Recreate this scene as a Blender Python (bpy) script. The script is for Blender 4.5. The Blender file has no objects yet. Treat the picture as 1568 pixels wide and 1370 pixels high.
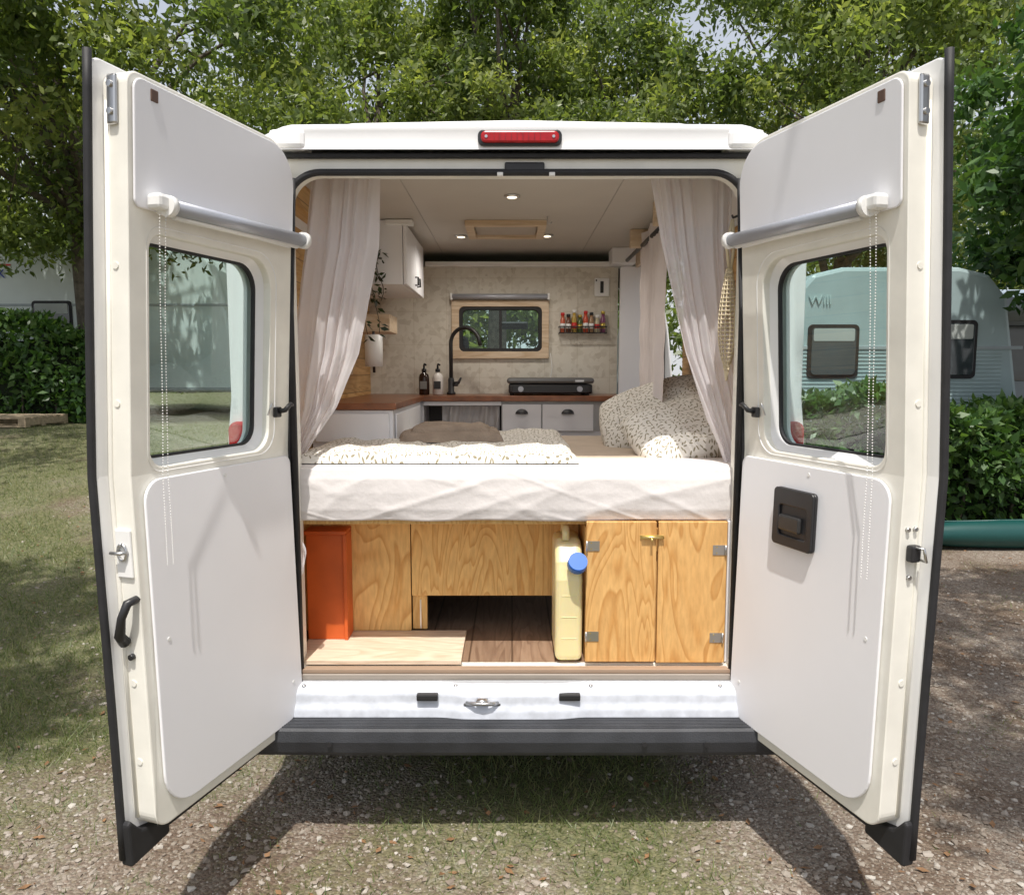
import bpy, bmesh, math, random
import numpy as np
from mathutils import Vector, Matrix, noise
random.seed(7); rng=np.random.default_rng(7)
sc=bpy.context.scene
R=math.radians
# ---------------------------------------------------------------- materials
def nt_new(name):
    m=bpy.data.materials.new(name); m.use_nodes=True
    nt=m.node_tree; b=nt.nodes['Principled BSDF']; return m,nt,b
def N(nt,t,**k):
    n=nt.nodes.new(t)
    for a,v in k.items(): setattr(n,a,v)
    return n
def L(nt,a,b): nt.links.new(a,b)
def ramp(nt,fac,stops,interp='LINEAR'):
    r=N(nt,'ShaderNodeValToRGB'); r.color_ramp.interpolation=interp
    e=r.color_ramp.elements
    while len(e)<len(stops): e.new(0.5)
    for i,(p,c) in enumerate(stops):
        e[i].position=p; e[i].color=(c[0],c[1],c[2],1)
    if fac is not None: L(nt,fac,r.inputs[0])
    return r
def sc_col(c,k): return tuple(min(1,max(0,x*k)) for x in c)
def M(name,col,rough=.5,metal=0,var=.06,ns=6,bump=0,bs=60,coat=0,spec=None):
    m,nt,b=nt_new(name)
    tc=N(nt,'ShaderNodeTexCoord'); no=N(nt,'ShaderNodeTexNoise')
    no.inputs['Scale'].default_value=ns; no.inputs['Detail'].default_value=6
    L(nt,tc.outputs['Object'],no.inputs['Vector'])
    r=ramp(nt,no.outputs['Fac'],[(.3,sc_col(col,1-var)),(.7,sc_col(col,1+var*.5))])
    L(nt,r.outputs[0],b.inputs['Base Color'])
    b.inputs['Roughness'].default_value=rough; b.inputs['Metallic'].default_value=metal
    if coat: b.inputs['Coat Weight'].default_value=coat
    if spec is not None: b.inputs['Specular IOR Level'].default_value=spec
    if bump:
        n2=N(nt,'ShaderNodeTexNoise'); n2.inputs['Scale'].default_value=bs; n2.inputs['Detail'].default_value=4
        L(nt,tc.outputs['Object'],n2.inputs['Vector'])
        bp=N(nt,'ShaderNodeBump'); bp.inputs['Strength'].default_value=bump; bp.inputs['Distance'].default_value=.01
        L(nt,n2.outputs['Fac'],bp.inputs['Height']); L(nt,bp.outputs[0],b.inputs['Normal'])
    return m
white=M('white_panel',(.87,.87,.895),.42,var=.03,ns=2)
paint=M('van_paint',(.86,.86,.86),.28,var=.04,ns=3,coat=.4)
cream=M('cream_paint',(.87,.85,.77),.36,var=.08,ns=9,coat=.2)
blackr=M('black_rubber',(.018,.018,.02),.65,var=.3,ns=20)
blackp=M('black_plastic',(.022,.022,.024),.4,var=.2)
bumperm=M('bumper_plastic',(.04,.043,.05),.6,var=.35,ns=8,bump=.2,bs=200)
metal=M('brushed_metal',(.6,.6,.6),.3,1)
brass=M('brass',(.75,.6,.25),.35,1)
greyt=M('grey_tube',(.42,.44,.49),.35,.3)
whitep=M('white_plastic',(.84,.84,.82),.4)
ceilm=M('ceiling_panel',(.54,.50,.45),.5,var=.03)
orange=M('orange_wood',(.64,.12,.02),.45,var=.25,ns=5)
blue=M('blue_cap',(.01,.12,.5),.4)
redm=M('red_lens',(.42,.006,.010),.25,var=.25,ns=30)
counter=M('counter_wood',(.26,.10,.045),.3,var=.4,ns=14)
tank=M('jerrycan_plastic',(.84,.74,.42),.35,var=.10,ns=4); tank.node_tree.nodes['Principled BSDF'].inputs['Subsurface Weight'].default_value=.5
tank.node_tree.nodes['Principled BSDF'].inputs['Subsurface Radius'].default_value=(.05,.035,.01)
beige=M('beige_linen',(.58,.48,.38),.9,var=.08,ns=12,bump=.3,bs=90)
taupe=M('taupe_blanket',(.34,.27,.21),.95,var=.2,ns=14,bump=.6,bs=120)
sheetm=M('white_cotton',(.72,.685,.67),.9,var=.05,ns=5,bump=.2,bs=40)
bark=M('bark',(.13,.11,.085),.9,var=.5,ns=12,bump=1,bs=30)
rub=M('tyre',(.02,.02,.02),.8)
soapw=M('soap_white',(.75,.72,.68),.3)
amber=M('amber_glass',(.03,.015,.01),.1)
teal=M('teal_caravan_skin',(.36,.46,.47),.4,var=.08,ns=4)
cwhite=M('caravan_white',(.68,.75,.73),.4,var=.08,ns=2)
cgrey=M('caravan_grey',(.35,.4,.42),.4)
darkglass=M('dark_glass',(.05,.065,.07),.08,spec=.8,var=.3,ns=3)
tealp=M('teal_plastic',(.006,.06,.055),.4)
palletm=M('pallet_wood',(.42,.33,.22),.8,var=.3,ns=20)
redp=M('red_print',(.6,.03,.03),.4); bluep=M('blue_print',(.03,.08,.4),.4)
netm=M('cotton_net',(.66,.56,.38),.9)
seatm=M('seat_fabric',(.03,.03,.035),.9)

def wood(name,c1,c2,axis='z',freq=9,stretch=.12,scale=5,planks=None,rough=.5,dist=1.0):
    """grain runs along `axis`"""
    m,nt,b=nt_new(name)
    tc=N(nt,'ShaderNodeTexCoord'); mp=N(nt,'ShaderNodeMapping')
    s={'x':(stretch,1,1),'y':(1,stretch,1),'z':(1,1,stretch)}[axis]
    mp.inputs['Scale'].default_value=s
    L(nt,tc.outputs['Object'],mp.inputs['Vector'])
    no=N(nt,'ShaderNodeTexNoise'); no.inputs['Scale'].default_value=scale; no.inputs['Detail'].default_value=2.2; no.inputs['Distortion'].default_value=dist
    L(nt,mp.outputs[0],no.inputs['Vector'])
    mu=N(nt,'ShaderNodeMath',operation='MULTIPLY'); mu.inputs[1].default_value=freq; L(nt,no.outputs['Fac'],mu.inputs[0])
    fr=N(nt,'ShaderNodeMath',operation='FRACT'); L(nt,mu.outputs[0],fr.inputs[0])
    r=ramp(nt,fr.outputs[0],[(0,c1),(.55,tuple((a+a+d)/3 for a,d in zip(c1,c2))),(.88,c2),(1,c1)])
    n2=N(nt,'ShaderNodeTexNoise'); n2.inputs['Scale'].default_value=90; n2.inputs['Detail'].default_value=4
    L(nt,mp.outputs[0],n2.inputs['Vector'])
    r2=ramp(nt,n2.outputs['Fac'],[(.3,(.78,.74,.7)),(.65,(1,1,1))])
    mx=N(nt,'ShaderNodeMix',data_type='RGBA',blend_type='MULTIPLY'); mx.inputs[0].default_value=.8
    L(nt,r.outputs[0],mx.inputs[6]); L(nt,r2.outputs[0],mx.inputs[7])
    out=mx.outputs[2]
    if planks:
        ax,w=planks
        sx=N(nt,'ShaderNodeSeparateXYZ'); L(nt,tc.outputs['Object'],sx.inputs[0])
        d=N(nt,'ShaderNodeMath',operation='DIVIDE'); d.inputs[1].default_value=w; L(nt,sx.outputs[ax],d.inputs[0])
        f=N(nt,'ShaderNodeMath',operation='FRACT'); L(nt,d.outputs[0],f.inputs[0])
        rr_=ramp(nt,f.outputs[0],[(0,(.2,.15,.1)),(.04,(1,1,1)),(.97,(1,1,1)),(1,(.3,.25,.2))])
        fl=N(nt,'ShaderNodeMath',operation='FLOOR'); L(nt,d.outputs[0],fl.inputs[0])
        wn=N(nt,'ShaderNodeTexWhiteNoise',noise_dimensions='1D'); L(nt,fl.outputs[0],wn.inputs['W'])
        r3=ramp(nt,wn.outputs['Value'],[(0,(.75,.75,.75)),(1,(1,1,1))])
        for o in (rr_.outputs[0],r3.outputs[0]):
            m2=N(nt,'ShaderNodeMix',data_type='RGBA',blend_type='MULTIPLY'); m2.inputs[0].default_value=1
            L(nt,out,m2.inputs[6]); L(nt,o,m2.inputs[7]); out=m2.outputs[2]
    L(nt,out,b.inputs['Base Color']); b.inputs['Roughness'].default_value=rough
    return m
ply=wood('plywood',(.84,.55,.21),(.66,.35,.10),'z',13,.2,4.5,dist=1.6)
ply2=wood('plywood_door',(.80,.48,.18),(.62,.31,.09),'z',13,.22,3.6,dist=1.8)
plyl=wood('pale_plywood',(.76,.64,.50),(.68,.52,.38),'x',8,.15,6)
floorm=wood('floor_planks',(.36,.24,.16),(.25,.155,.10),'y',8,.1,7,planks=(0,.16))
pine=wood('pine_cladding',(.76,.48,.2),(.58,.31,.1),'y',9,.1,7,planks=(2,.095))
pinex=wood('pine_frame',(.74,.60,.44),(.62,.46,.3),'x',6,.1,8)

def pattern(name,bc=(.76,.73,.67),dc=(.28,.25,.17),sc_=56):
    m,nt,b=nt_new(name)
    tc=N(nt,'ShaderNodeTexCoord'); sx=N(nt,'ShaderNodeSeparateXYZ'); L(nt,tc.outputs['Object'],sx.inputs[0])
    cb=N(nt,'ShaderNodeCombineXYZ'); L(nt,sx.outputs[0],cb.inputs[0])
    L(nt,sx.outputs[1],cb.inputs[1])
    vs=N(nt,'ShaderNodeVectorMath',operation='SCALE'); vs.inputs['Scale'].default_value=sc_; L(nt,cb.outputs[0],vs.inputs[0])
    vo=N(nt,'ShaderNodeTexVoronoi',voronoi_dimensions='2D'); vo.inputs['Scale'].default_value=1; vo.inputs['Randomness'].default_value=.75
    L(nt,vs.outputs[0],vo.inputs['Vector'])
    sb=N(nt,'ShaderNodeVectorMath',operation='SUBTRACT'); L(nt,vs.outputs[0],sb.inputs[0]); L(nt,vo.outputs['Position'],sb.inputs[1])
    sc3=N(nt,'ShaderNodeSeparateColor'); L(nt,vo.outputs['Color'],sc3.inputs[0])
    an=N(nt,'ShaderNodeMath',operation='MULTIPLY'); an.inputs[1].default_value=6.28; L(nt,sc3.outputs[0],an.inputs[0])
    ro=N(nt,'ShaderNodeVectorRotate',rotation_type='Z_AXIS'); L(nt,sb.outputs[0],ro.inputs['Vector']); L(nt,an.outputs[0],ro.inputs['Angle'])
    sv=N(nt,'ShaderNodeVectorMath',operation='MULTIPLY'); sv.inputs[1].default_value=(1/.46,1/.17,0); L(nt,ro.outputs[0],sv.inputs[0])
    ln=N(nt,'ShaderNodeVectorMath',operation='LENGTH'); L(nt,sv.outputs[0],ln.inputs[0])
    r=ramp(nt,ln.outputs['Value'],[(.8,dc),(1.0,bc)])
    L(nt,r.outputs[0],b.inputs['Base Color']); b.inputs['Roughness'].default_value=.9
    return m
duvetm=pattern('leaf_print_cotton')

def wallpaper():
    m,nt,b=nt_new('mosaic_wallpaper')
    tc=N(nt,'ShaderNodeTexCoord')
    vo=N(nt,'ShaderNodeTexVoronoi'); vo.inputs['Scale'].default_value=38; L(nt,tc.outputs['Object'],vo.inputs['Vector'])
    no=N(nt,'ShaderNodeTexNoise'); no.inputs['Scale'].default_value=14; no.inputs['Detail'].default_value=6; L(nt,tc.outputs['Object'],no.inputs['Vector'])
    sc3=N(nt,'ShaderNodeSeparateColor'); L(nt,vo.outputs['Color'],sc3.inputs[0])
    ad=N(nt,'ShaderNodeMath',operation='ADD'); L(nt,sc3.outputs[0],ad.inputs[0]); L(nt,no.outputs['Fac'],ad.inputs[1])
    r=ramp(nt,ad.outputs[0],[(.35,(.56,.51,.42)),(1.0,(.71,.67,.58))])
    br=N(nt,'ShaderNodeTexBrick'); br.offset=0; br.inputs['Scale'].default_value=1; br.inputs['Brick Width'].default_value=.2; br.inputs['Row Height'].default_value=.2
    br.inputs['Mortar Size'].default_value=.002; br.inputs['Color1'].default_value=(1,1,1,1); br.inputs['Color2'].default_value=(.95,.95,.95,1); br.inputs['Mortar'].default_value=(.85,.83,.79,1)
    sx=N(nt,'ShaderNodeSeparateXYZ'); cb=N(nt,'ShaderNodeCombineXYZ'); L(nt,tc.outputs['Object'],sx.inputs[0]); L(nt,sx.outputs[0],cb.inputs[0]); L(nt,sx.outputs[2],cb.inputs[1]); L(nt,cb.outputs[0],br.inputs['Vector'])
    mx=N(nt,'ShaderNodeMix',data_type='RGBA',blend_type='MULTIPLY'); mx.inputs[0].default_value=1
    L(nt,r.outputs[0],mx.inputs[6]); L(nt,br.outputs[0],mx.inputs[7]); L(nt,mx.outputs[2],b.inputs['Base Color'])
    b.inputs['Roughness'].default_value=.5
    return m
wallp=wallpaper()

def sheer():
    m,nt,b=nt_new('sheer_muslin')
    out=nt.nodes['Material Output']
    b.inputs['Base Color'].default_value=(.93,.90,.92,1); b.inputs['Roughness'].default_value=.95
    tr=N(nt,'ShaderNodeBsdfTranslucent'); tr.inputs[0].default_value=(.93,.90,.92,1)
    tp=N(nt,'ShaderNodeBsdfTransparent')
    m1=N(nt,'ShaderNodeMixShader'); m1.inputs[0].default_value=.4; L(nt,b.outputs[0],m1.inputs[1]); L(nt,tr.outputs[0],m1.inputs[2])
    m2=N(nt,'ShaderNodeMixShader'); m2.inputs[0].default_value=.2; L(nt,m1.outputs[0],m2.inputs[1]); L(nt,tp.outputs[0],m2.inputs[2])
    L(nt,m2.outputs[0],out.inputs[0]); return m
sheerm=sheer()
def glass(name,tint=(.88,.96,.95)):
    m,nt,b=nt_new(name); out=nt.nodes['Material Output']; nt.nodes.remove(b)
    tp=N(nt,'ShaderNodeBsdfTransparent'); tp.inputs[0].default_value=(*tint,1)
    gl=N(nt,'ShaderNodeBsdfGlossy'); gl.inputs['Roughness'].default_value=.01
    lw=N(nt,'ShaderNodeLayerWeight'); lw.inputs[0].default_value=.2
    mu=N(nt,'ShaderNodeMath',operation='MULTIPLY_ADD'); mu.inputs[1].default_value=.35; mu.inputs[2].default_value=.03; L(nt,lw.outputs['Facing'],mu.inputs[0])
    mx=N(nt,'ShaderNodeMixShader'); L(nt,mu.outputs[0],mx.inputs[0]); L(nt,tp.outputs[0],mx.inputs[1]); L(nt,gl.outputs[0],mx.inputs[2])
    L(nt,mx.outputs[0],out.inputs[0]); return m
glassm=glass('window_glass')
lampm,_nt,_b=nt_new('lit_led'); _b.inputs['Emission Color'].default_value=(1,.85,.6,1); _b.inputs['Emission Strength'].default_value=2.5

def leafmat(name,dark,mid,light,trans=.35):
    m,nt,b=nt_new(name); out=nt.nodes['Material Output']
    at=N(nt,'ShaderNodeAttribute'); at.attribute_name='rnd'
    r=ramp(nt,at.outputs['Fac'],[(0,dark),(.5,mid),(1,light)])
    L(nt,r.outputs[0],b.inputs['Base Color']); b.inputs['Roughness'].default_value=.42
    b.inputs['Specular IOR Level'].default_value=.5
    tr=N(nt,'ShaderNodeBsdfTranslucent')
    mu=N(nt,'ShaderNodeMix',data_type='RGBA',blend_type='MULTIPLY'); mu.inputs[0].default_value=1; mu.inputs[7].default_value=(1,1,.45,1)
    br=N(nt,'ShaderNodeMix',data_type='RGBA',blend_type='ADD'); br.inputs[0].default_value=1
    L(nt,r.outputs[0],br.inputs[6]); L(nt,r.outputs[0],br.inputs[7])
    L(nt,br.outputs[2],mu.inputs[6]); L(nt,mu.outputs[2],tr.inputs[0])
    mx=N(nt,'ShaderNodeMixShader'); mx.inputs[0].default_value=trans; L(nt,b.outputs[0],mx.inputs[1]); L(nt,tr.outputs[0],mx.inputs[2])
    L(nt,mx.outputs[0],out.inputs[0]); return m
leafA=leafmat('tree_leaves',(.06,.10,.03),(.15,.20,.06),(.34,.37,.13),.45)
leafB=leafmat('laurel_leaves',(.025,.07,.018),(.06,.13,.03),(.14,.23,.06),.3)
grassm=leafmat('grass_blades',(.07,.11,.03),(.14,.18,.06),(.32,.30,.16),.3)
deadm=M('dry_leaves',(.24,.13,.06),.8,var=.4,ns=30)

# ---------------------------------------------------------------- mesh helpers
def group(name,loc=(0,0,0)):
    e=bpy.data.objects.new(name,None); e.location=loc; e.empty_display_size=.1
    sc.collection.objects.link(e); return e
def par(o,p):
    if p is not None:
        o.parent=p; o.matrix_parent_inverse=Matrix.Translation(p.location).inverted()
LOG=[]
def mesh(name,v,f,mat,parent=None,smooth=False):
    me=bpy.data.meshes.new(name); me.from_pydata([tuple(a) for a in v],[],f); me.update()
    bm=bmesh.new(); bm.from_mesh(me); bmesh.ops.recalc_face_normals(bm,faces=bm.faces); bm.to_mesh(me); bm.free()
    o=bpy.data.objects.new(name,me); sc.collection.objects.link(o)
    if mat: me.materials.append(mat)
    if smooth: me.polygons.foreach_set('use_smooth',[True]*len(me.polygons))
    if parent: par(o,parent)
    LOG.append(o)
    return o
def bev(o,w,seg=2,ang=35):
    m=o.modifiers.new('b','BEVEL'); m.width=w; m.segments=seg; m.limit_method='ANGLE'; m.angle_limit=R(ang); m.harden_normals=False
    return o
def box(name,x0,x1,y0,y1,z0,z1,mat,parent=None,b=.003,xf=None):
    v=[(x,y,z) for x in(x0,x1) for y in (y0,y1) for z in (z0,z1)]
    if xf: v=[xf(*a) for a in v]
    f=[(0,1,3,2),(4,6,7,5),(0,4,5,1),(2,3,7,6),(0,2,6,4),(1,5,7,3)]
    o=mesh(name,v,f,mat,parent)
    if b: bev(o,b)
    return o
def tube(name,pts,r,mat,parent=None,seg=10,cap=True,smooth=True):
    pts=[Vector(p) for p in pts]; n=len(pts)
    rs=r if isinstance(r,(list,tuple)) else [r]*n
    v=[];f=[]; prev=None
    for i,p in enumerate(pts):
        d=(pts[min(i+1,n-1)]-pts[max(i-1,0)]).normalized()
        if prev is None:
            a=Vector((0,0,1)) if abs(d.z)<.9 else Vector((1,0,0))
            x=d.cross(a).normalized()
        else: x=(prev-d*prev.dot(d)).normalized()
        prev=x; y=d.cross(x)
        for k in range(seg):
            t=2*math.pi*k/seg; v.append(p+x*math.cos(t)*rs[i]+y*math.sin(t)*rs[i])
    for i in range(n-1):
        for k in range(seg):
            f.append((i*seg+k,i*seg+(k+1)%seg,(i+1)*seg+(k+1)%seg,(i+1)*seg+k))
    if cap: f.append(tuple(range(seg))); f.append(tuple((n-1)*seg+k for k in range(seg)))
    o=mesh(name,v,f,mat,parent,smooth)
    if cap and smooth:
        for p in o.data.polygons:
            if len(p.vertices)>4: p.use_smooth=False
    return o
def lathe(name,prof,c,mat,parent=None,seg=20):
    v=[];f=[]
    for r,z in prof:
        for k in range(seg):
            t=2*math.pi*k/seg; v.append((c[0]+r*math.cos(t),c[1]+r*math.sin(t),c[2]+z))
    n=len(prof)
    for i in range(n-1):
        for k in range(seg): f.append((i*seg+k,i*seg+(k+1)%seg,(i+1)*seg+(k+1)%seg,(i+1)*seg+k))
    f.append(tuple(range(seg))); f.append(tuple((n-1)*seg+k for k in range(seg)))
    return mesh(name,v,f,mat,parent,True)
def rr(x0,x1,z0,z1,r,n=8):
    """rounded rect; r=(bl,br,tr,tl)"""
    if not isinstance(r,(tuple,list)): r=(r,)*4
    P=[]
    for (cx,cz,a0),q in zip([(x0,z0,180),(x1,z0,270),(x1,z1,0),(x0,z1,90)],r):
        ox=cx+q if cx==x0 else cx-q; oz=cz+q if cz==z0 else cz-q
        for i in range(n+1):
            t=R(a0+90*i/n); P.append((ox+q*math.cos(t),oz+q*math.sin(t)))
    return P
def ringp(name,out,inn,d0,d1,xf,mat,parent=None,b=.003):
    n=len(out); v=[xf(a,z,d0) for a,z in out]+[xf(a,z,d0) for a,z in inn]+[xf(a,z,d1) for a,z in out]+[xf(a,z,d1) for a,z in inn]
    f=[]
    for i in range(n):
        j=(i+1)%n
        f+=[(i,j,n+j,n+i),(2*n+i,3*n+i,3*n+j,2*n+j),(i,2*n+i,2*n+j,j),(n+i,n+j,3*n+j,3*n+i)]
    o=mesh(name,v,f,mat,parent)
    if b: bev(o,b)
    return o
def plate(name,out,d0,d1,xf,mat,parent=None,b=.002):
    n=len(out); v=[xf(a,z,d0) for a,z in out]+[xf(a,z,d1) for a,z in out]
    f=[tuple(range(n)),tuple(range(2*n-1,n-1,-1))]+[(i,(i+1)%n,n+(i+1)%n,n+i) for i in range(n)]
    o=mesh(name,v,f,mat,parent)
    if b: bev(o,b)
    return o
def grid(name,nu,nv,fn,mat,parent=None,smooth=True,solid=0):
    v=[fn(i/nu,j/nv) for j in range(nv+1) for i in range(nu+1)]
    f=[(j*(nu+1)+i,j*(nu+1)+i+1,(j+1)*(nu+1)+i+1,(j+1)*(nu+1)+i) for j in range(nv) for i in range(nu)]
    o=mesh(name,v,f,mat,parent,smooth)
    if solid: s=o.modifiers.new('s','SOLIDIFY'); s.thickness=solid
    return o
def nz(x,y,z=0): return noise.noise(Vector((x,y,z)))
def interp(keys,t):
    for a,b in zip(keys,keys[1:]):
        if t<=b[0] or b is keys[-1]:
            k=(t-a[0])/(b[0]-a[0]); return [p+(q-p)*k for p,q in zip(a[1:],b[1:])]
FR=lambda a,z,d:(a,d,z)   # rear/front plane: (x,z,depth)

# ---------------------------------------------------------------- VAN
van=group('camper_van',(0.015,1.5,0))
cx=.015
prof=[(.93,.36),(.985,.6),(1.02,1.0),(1.015,1.4),(.96,1.9),(.89,2.25),(.85,2.37),(.79,2.44),(.55,2.468),(0,2.478)]
prof=[(-w,z) for w,z in prof]+[(w,z) for w,z in prof[-2::-1]]
st=[(0.015,1,1),(.05,1,1),(1.38,1,1),(2.1,1,1),(3.0,1,1),(3.35,.96,.98),(4.15,.60,.97),(4.8,.50,.93),(5.0,.36,.86)]
v=[];f=[];fg=[];n=len(prof)
for y,k,w in st:
    for a,z in prof: v.append((cx+a*w,y,.36+(z-.36)*k))
for s in range(len(st)-1):
    for i in range(n-1):
        q=(s*n+i,s*n+i+1,(s+1)*n+i+1,(s+1)*n+i)
        if s==2 and 9<=i and prof[i][1]<=2.3 and prof[i+1][1]<2.3 and prof[i+1][1]>=.6 and i>=n-1-5: continue
        if s==5 and 5<=i<=n-7: fg.append(q)
        elif s==4 and (i==4 or i==n-6): fg.append(q)
        else: f.append(q)
last=(len(st)-1)*n; f.append(tuple(last+i for i in range(n)))
o=mesh('body_shell',v,f,paint,van,True); 
s=o.modifiers.new('s','SOLIDIFY'); s.thickness=.012
o=mesh('windscreen',v,fg,glassm,van,True)
box('chassis',-.93,.96,.05,4.8,.33,.50,blackp,van)
oi=rr(-.76,.79,.56,2.30,(.03,.03,.11,.11))
oo=rr(-.84,.87,.45,2.355,(.05,.05,.08,.08))
ringp('rear_door_frame',oo,oi,-.0,.05,FR,cream,van,.006)
ringp('rear_pillar_trim',rr(-.985,1.015,.44,2.36,(.05,.05,.16,.16)),rr(-.83,.86,.46,2.345,(.05,.05,.08,.08)),.012,.05,FR,paint,van,.004)
sp=[(-.762,.555)]+[( -.762+.115*(1-math.cos(t)),2.19+.112*math.sin(t)) for t in np.linspace(0,math.pi/2,12)]+[(.677+.115*math.sin(t),2.19+.112*math.cos(t)) for t in np.linspace(0,math.pi/2,12)]+[(.792,.555)]
tube('door_seal',[(a,-.006,z) for a,z in sp],.0115,blackr,van,10)
ringp('door_jamb',rr(-.79,.82,.545,2.34,(.03,.03,.11,.11)),rr(-.765,.795,.565,2.305,(.03,.03,.105,.105)),.051,.09,FR,cream,van,.004)
box('roof_gutter_seal',-.80,.85,-.022,-.002,2.346,2.362,blackr,van,.004)
def fascia(u,t):
    x=-.818+u*1.668; e=abs(u-.5)*2
    zt=2.462-.004*e**2-(.03*max(0,(e-.9)/.1)**1.5)
    if t<.5: return (x,-.045+.004*math.sin(t*6),2.366+(zt-.025-2.366)*t*2)
    a=(t-.5)*2*math.pi/2
    return (x,-.045+.07*(1-math.cos(a)),zt-.025+.025*math.sin(a))
grid('roof_fascia',60,14,fascia,paint,van)
for sx in (-1,1):
    x0=cx+sx*.822; x1=cx+sx*.70
    box('roof_corner_cap',min(x0,x1),max(x0,x1),-.052,.05,2.368,2.432,paint,van,.015)
plate('brake_light_housing',rr(-.113,.165,2.375,2.428,.02),-.055,-.04,FR,blackp,van,.004)
plate('brake_light',rr(-.103,.155,2.383,2.420,.016),-.066,-.054,FR,redm,van,.005)
for x in (-.085,.137): tube('brake_light_screw',[(x,-.066,2.4015),(x,-.0685,2.4015)],.005,metal,van,8)
ribr=M('rib_red',(.22,.004,.006),.3)
for i in range(9): box('brake_light_rib',-.06+i*.019,-.058+i*.019,-.0675,-.0655,2.390,2.413,ribr,van,0)
box('top_latch',-.025,.11,-.014,.02,2.30,2.335,blackp,van,.006)
for x in (-.05,.125): box('upper_frame_clip',x,x+.02,-.02,0,2.288,2.30,whitep,van,.002)
# sill
box('threshold_strip',-.775,.785,-.02,.06,.53,.552,M('threshold',(.42,.37,.32),.4,.3),van,.003)
def sill(u,t):
    x=-.80+u*1.63
    P=[(-.025,.528),(-.055,.52),(-.07,.50),(-.075,.47),(-.085,.45),(-.09,.425)]
    k=t*5; i=min(int(k),4); w=k-i
    y=P[i][0]*(1-w)+P[i+1][0]*w; z=P[i][1]*(1-w)+P[i+1][1]*w
    d=.016*math.exp(-((x-.0)/.22)**8)
    return (x,y-d,z)
o=grid('sill_panel',80,20,sill,M('sill_paint',(.60,.63,.69),.25,var=.18,ns=22,coat=.5),van)
box('sill_back',-.79,.80,-.02,.03,.40,.529,paint,van,0)
for x in (-.335,.165):
    box('sill_slot',x,x+.075,-.095,-.07,.485,.508,blackp,van,.004)
o=tube('sill_striker',[(-.16,-.092,.478),(-.13,-.109,.482),(-.10,-.114,.484),(-.07,-.109,.482),(-.05,-.092,.478)],.007,metal,van)
lathe('striker_bolt',[(.022,0),(.022,.008),(.012,.012)],(-.105,-.096,.486),metal,van)
box('striker_stain',-.17,-.04,-.0935,-.086,.466,.476,M('grease',(.1,.1,.1),.5),van,.003)
for x in (-.74,-.2,.28,.74): lathe('sill_screw',[(.008,0),(.006,.004)],(x,-.05,.522),metal,van,8)
# bumper with ribs on step
BP=[(-.08,.44),(-.085,.425)]
for i in range(7):
    y=-.09-i*.011; BP+=[(y,.424),(y-.006,.424),(y-.007,.419),(y-.0105,.419)]
BP+=[(-.172,.424),(-.18,.416),(-.185,.38),(-.175,.34),(-.165,.325),(-.06,.33)]
xs=[-1.0,-.97,-.9,-.5,0,.5,.93,1.0,1.03]
v=[];f=[]
for x in xs:
    e=max(0,(abs(x-cx)-.88)/.135)
    for y,z in BP: v.append((x,y*(1-.45*e**2)+.0,z))
m_=len(BP)
for a in range(len(xs)-1):
    for i in range(m_-1): f.append((a*m_+i,a*m_+i+1,(a+1)*m_+i+1,(a+1)*m_+i))
f.append(tuple(range(m_))); f.append(tuple((len(xs)-1)*m_+i for i in range(m_)))
mesh('rear_bumper',v,f,bumperm,van)
for x in (-.62,.45,.66): tube('bumper_plug',[(x,-.185,.375),(x,-.189,.375)],.009,blackr,van,12)
for sx in (-1,1):
    c=cx+sx*.955
    plate('tail_light',rr(c-.05,c+.05,.98,1.46,.03),-.02,.03,FR,redm,van,.012)
    plate('tail_light_clear',rr(c-.042,c+.042,1.14,1.22,.01),-.026,-.016,FR,whitep,van,.004)
for y in (1.05,4.1):
    for sx in (-1,1):
        c=cx+sx*.86
        t=tube('tyre',[(c-.11,y,.33),(c-.09,y,.33),(c+.09,y,.33),(c+.11,y,.33)],[.27,.33,.33,.27],rub,van,28)
        tube('hub',[(c-.115,y,.33),(c+.115,y,.33)],.2,greyt,van,20)
# interior shell
box('floor',-.87,.90,.06,2.9,.50,.57,floorm,van,0)
box('floor_board',-.80,-.185,.02,.34,.571,.588,plyl,van,.002)
box('floor_edge_trim',-.78,.79,-.015,.02,.553,.568,M('edge_trim',(.34,.24,.17),.5),van,.002)
box('ceiling',-.88,.91,.06,2.95,2.352,2.37,ceilm,van,0)
box('wall_lining_left',-.90,-.87,.06,2.0,.57,2.352,pine,van,0)
box('wall_lining_right',.90,.93,.06,1.36,.57,2.352,pine,van,0)
box('cove_left',-.87,-.80,.092,2.0,2.25,2.351,pine,van,.004)
jm=M('joint',(.42,.385,.35))
for x in (-.42,.42): box('ceiling_joint',x-.002,x+.002,.1,1.98,2.3495,2.3515,jm,van,0)
ringp('partition_wall',rr(-.87,.645,.571,2.27,.002),rr(-.325,.185,1.755,2.03,.03),2.0,2.03,FR,wallp,van,0)
box('partition_side_panel',.648,.90,1.93,1.96,.571,2.26,white,van,.004)
box('partition_top_rail',-.52,.66,1.93,1.998,2.262,2.29,whitep,van,.004)
box('overcab_box_side',.58,.72,1.80,1.96,2.262,2.351,white,van,.004)
box('overcab_shelf',-.8,.8,2.05,2.9,2.24,2.265,M('dark_felt',(.05,.05,.055),.9),van,0)
ringp('partition_window_frame',rr(-.368,.225,1.715,2.065,.006),rr(-.322,.182,1.758,2.028,.03),1.975,1.999,FR,pinex,van,.003)
ringp('partition_window_rubber',rr(-.325,.185,1.755,2.031,.03),rr(-.30,.16,1.778,2.008,.03),1.985,2.01,FR,blackr,van,.003)
box('partition_window_bar',-.078,-.062,1.99,2.005,1.775,2.01,blackp,van,.002)
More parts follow.
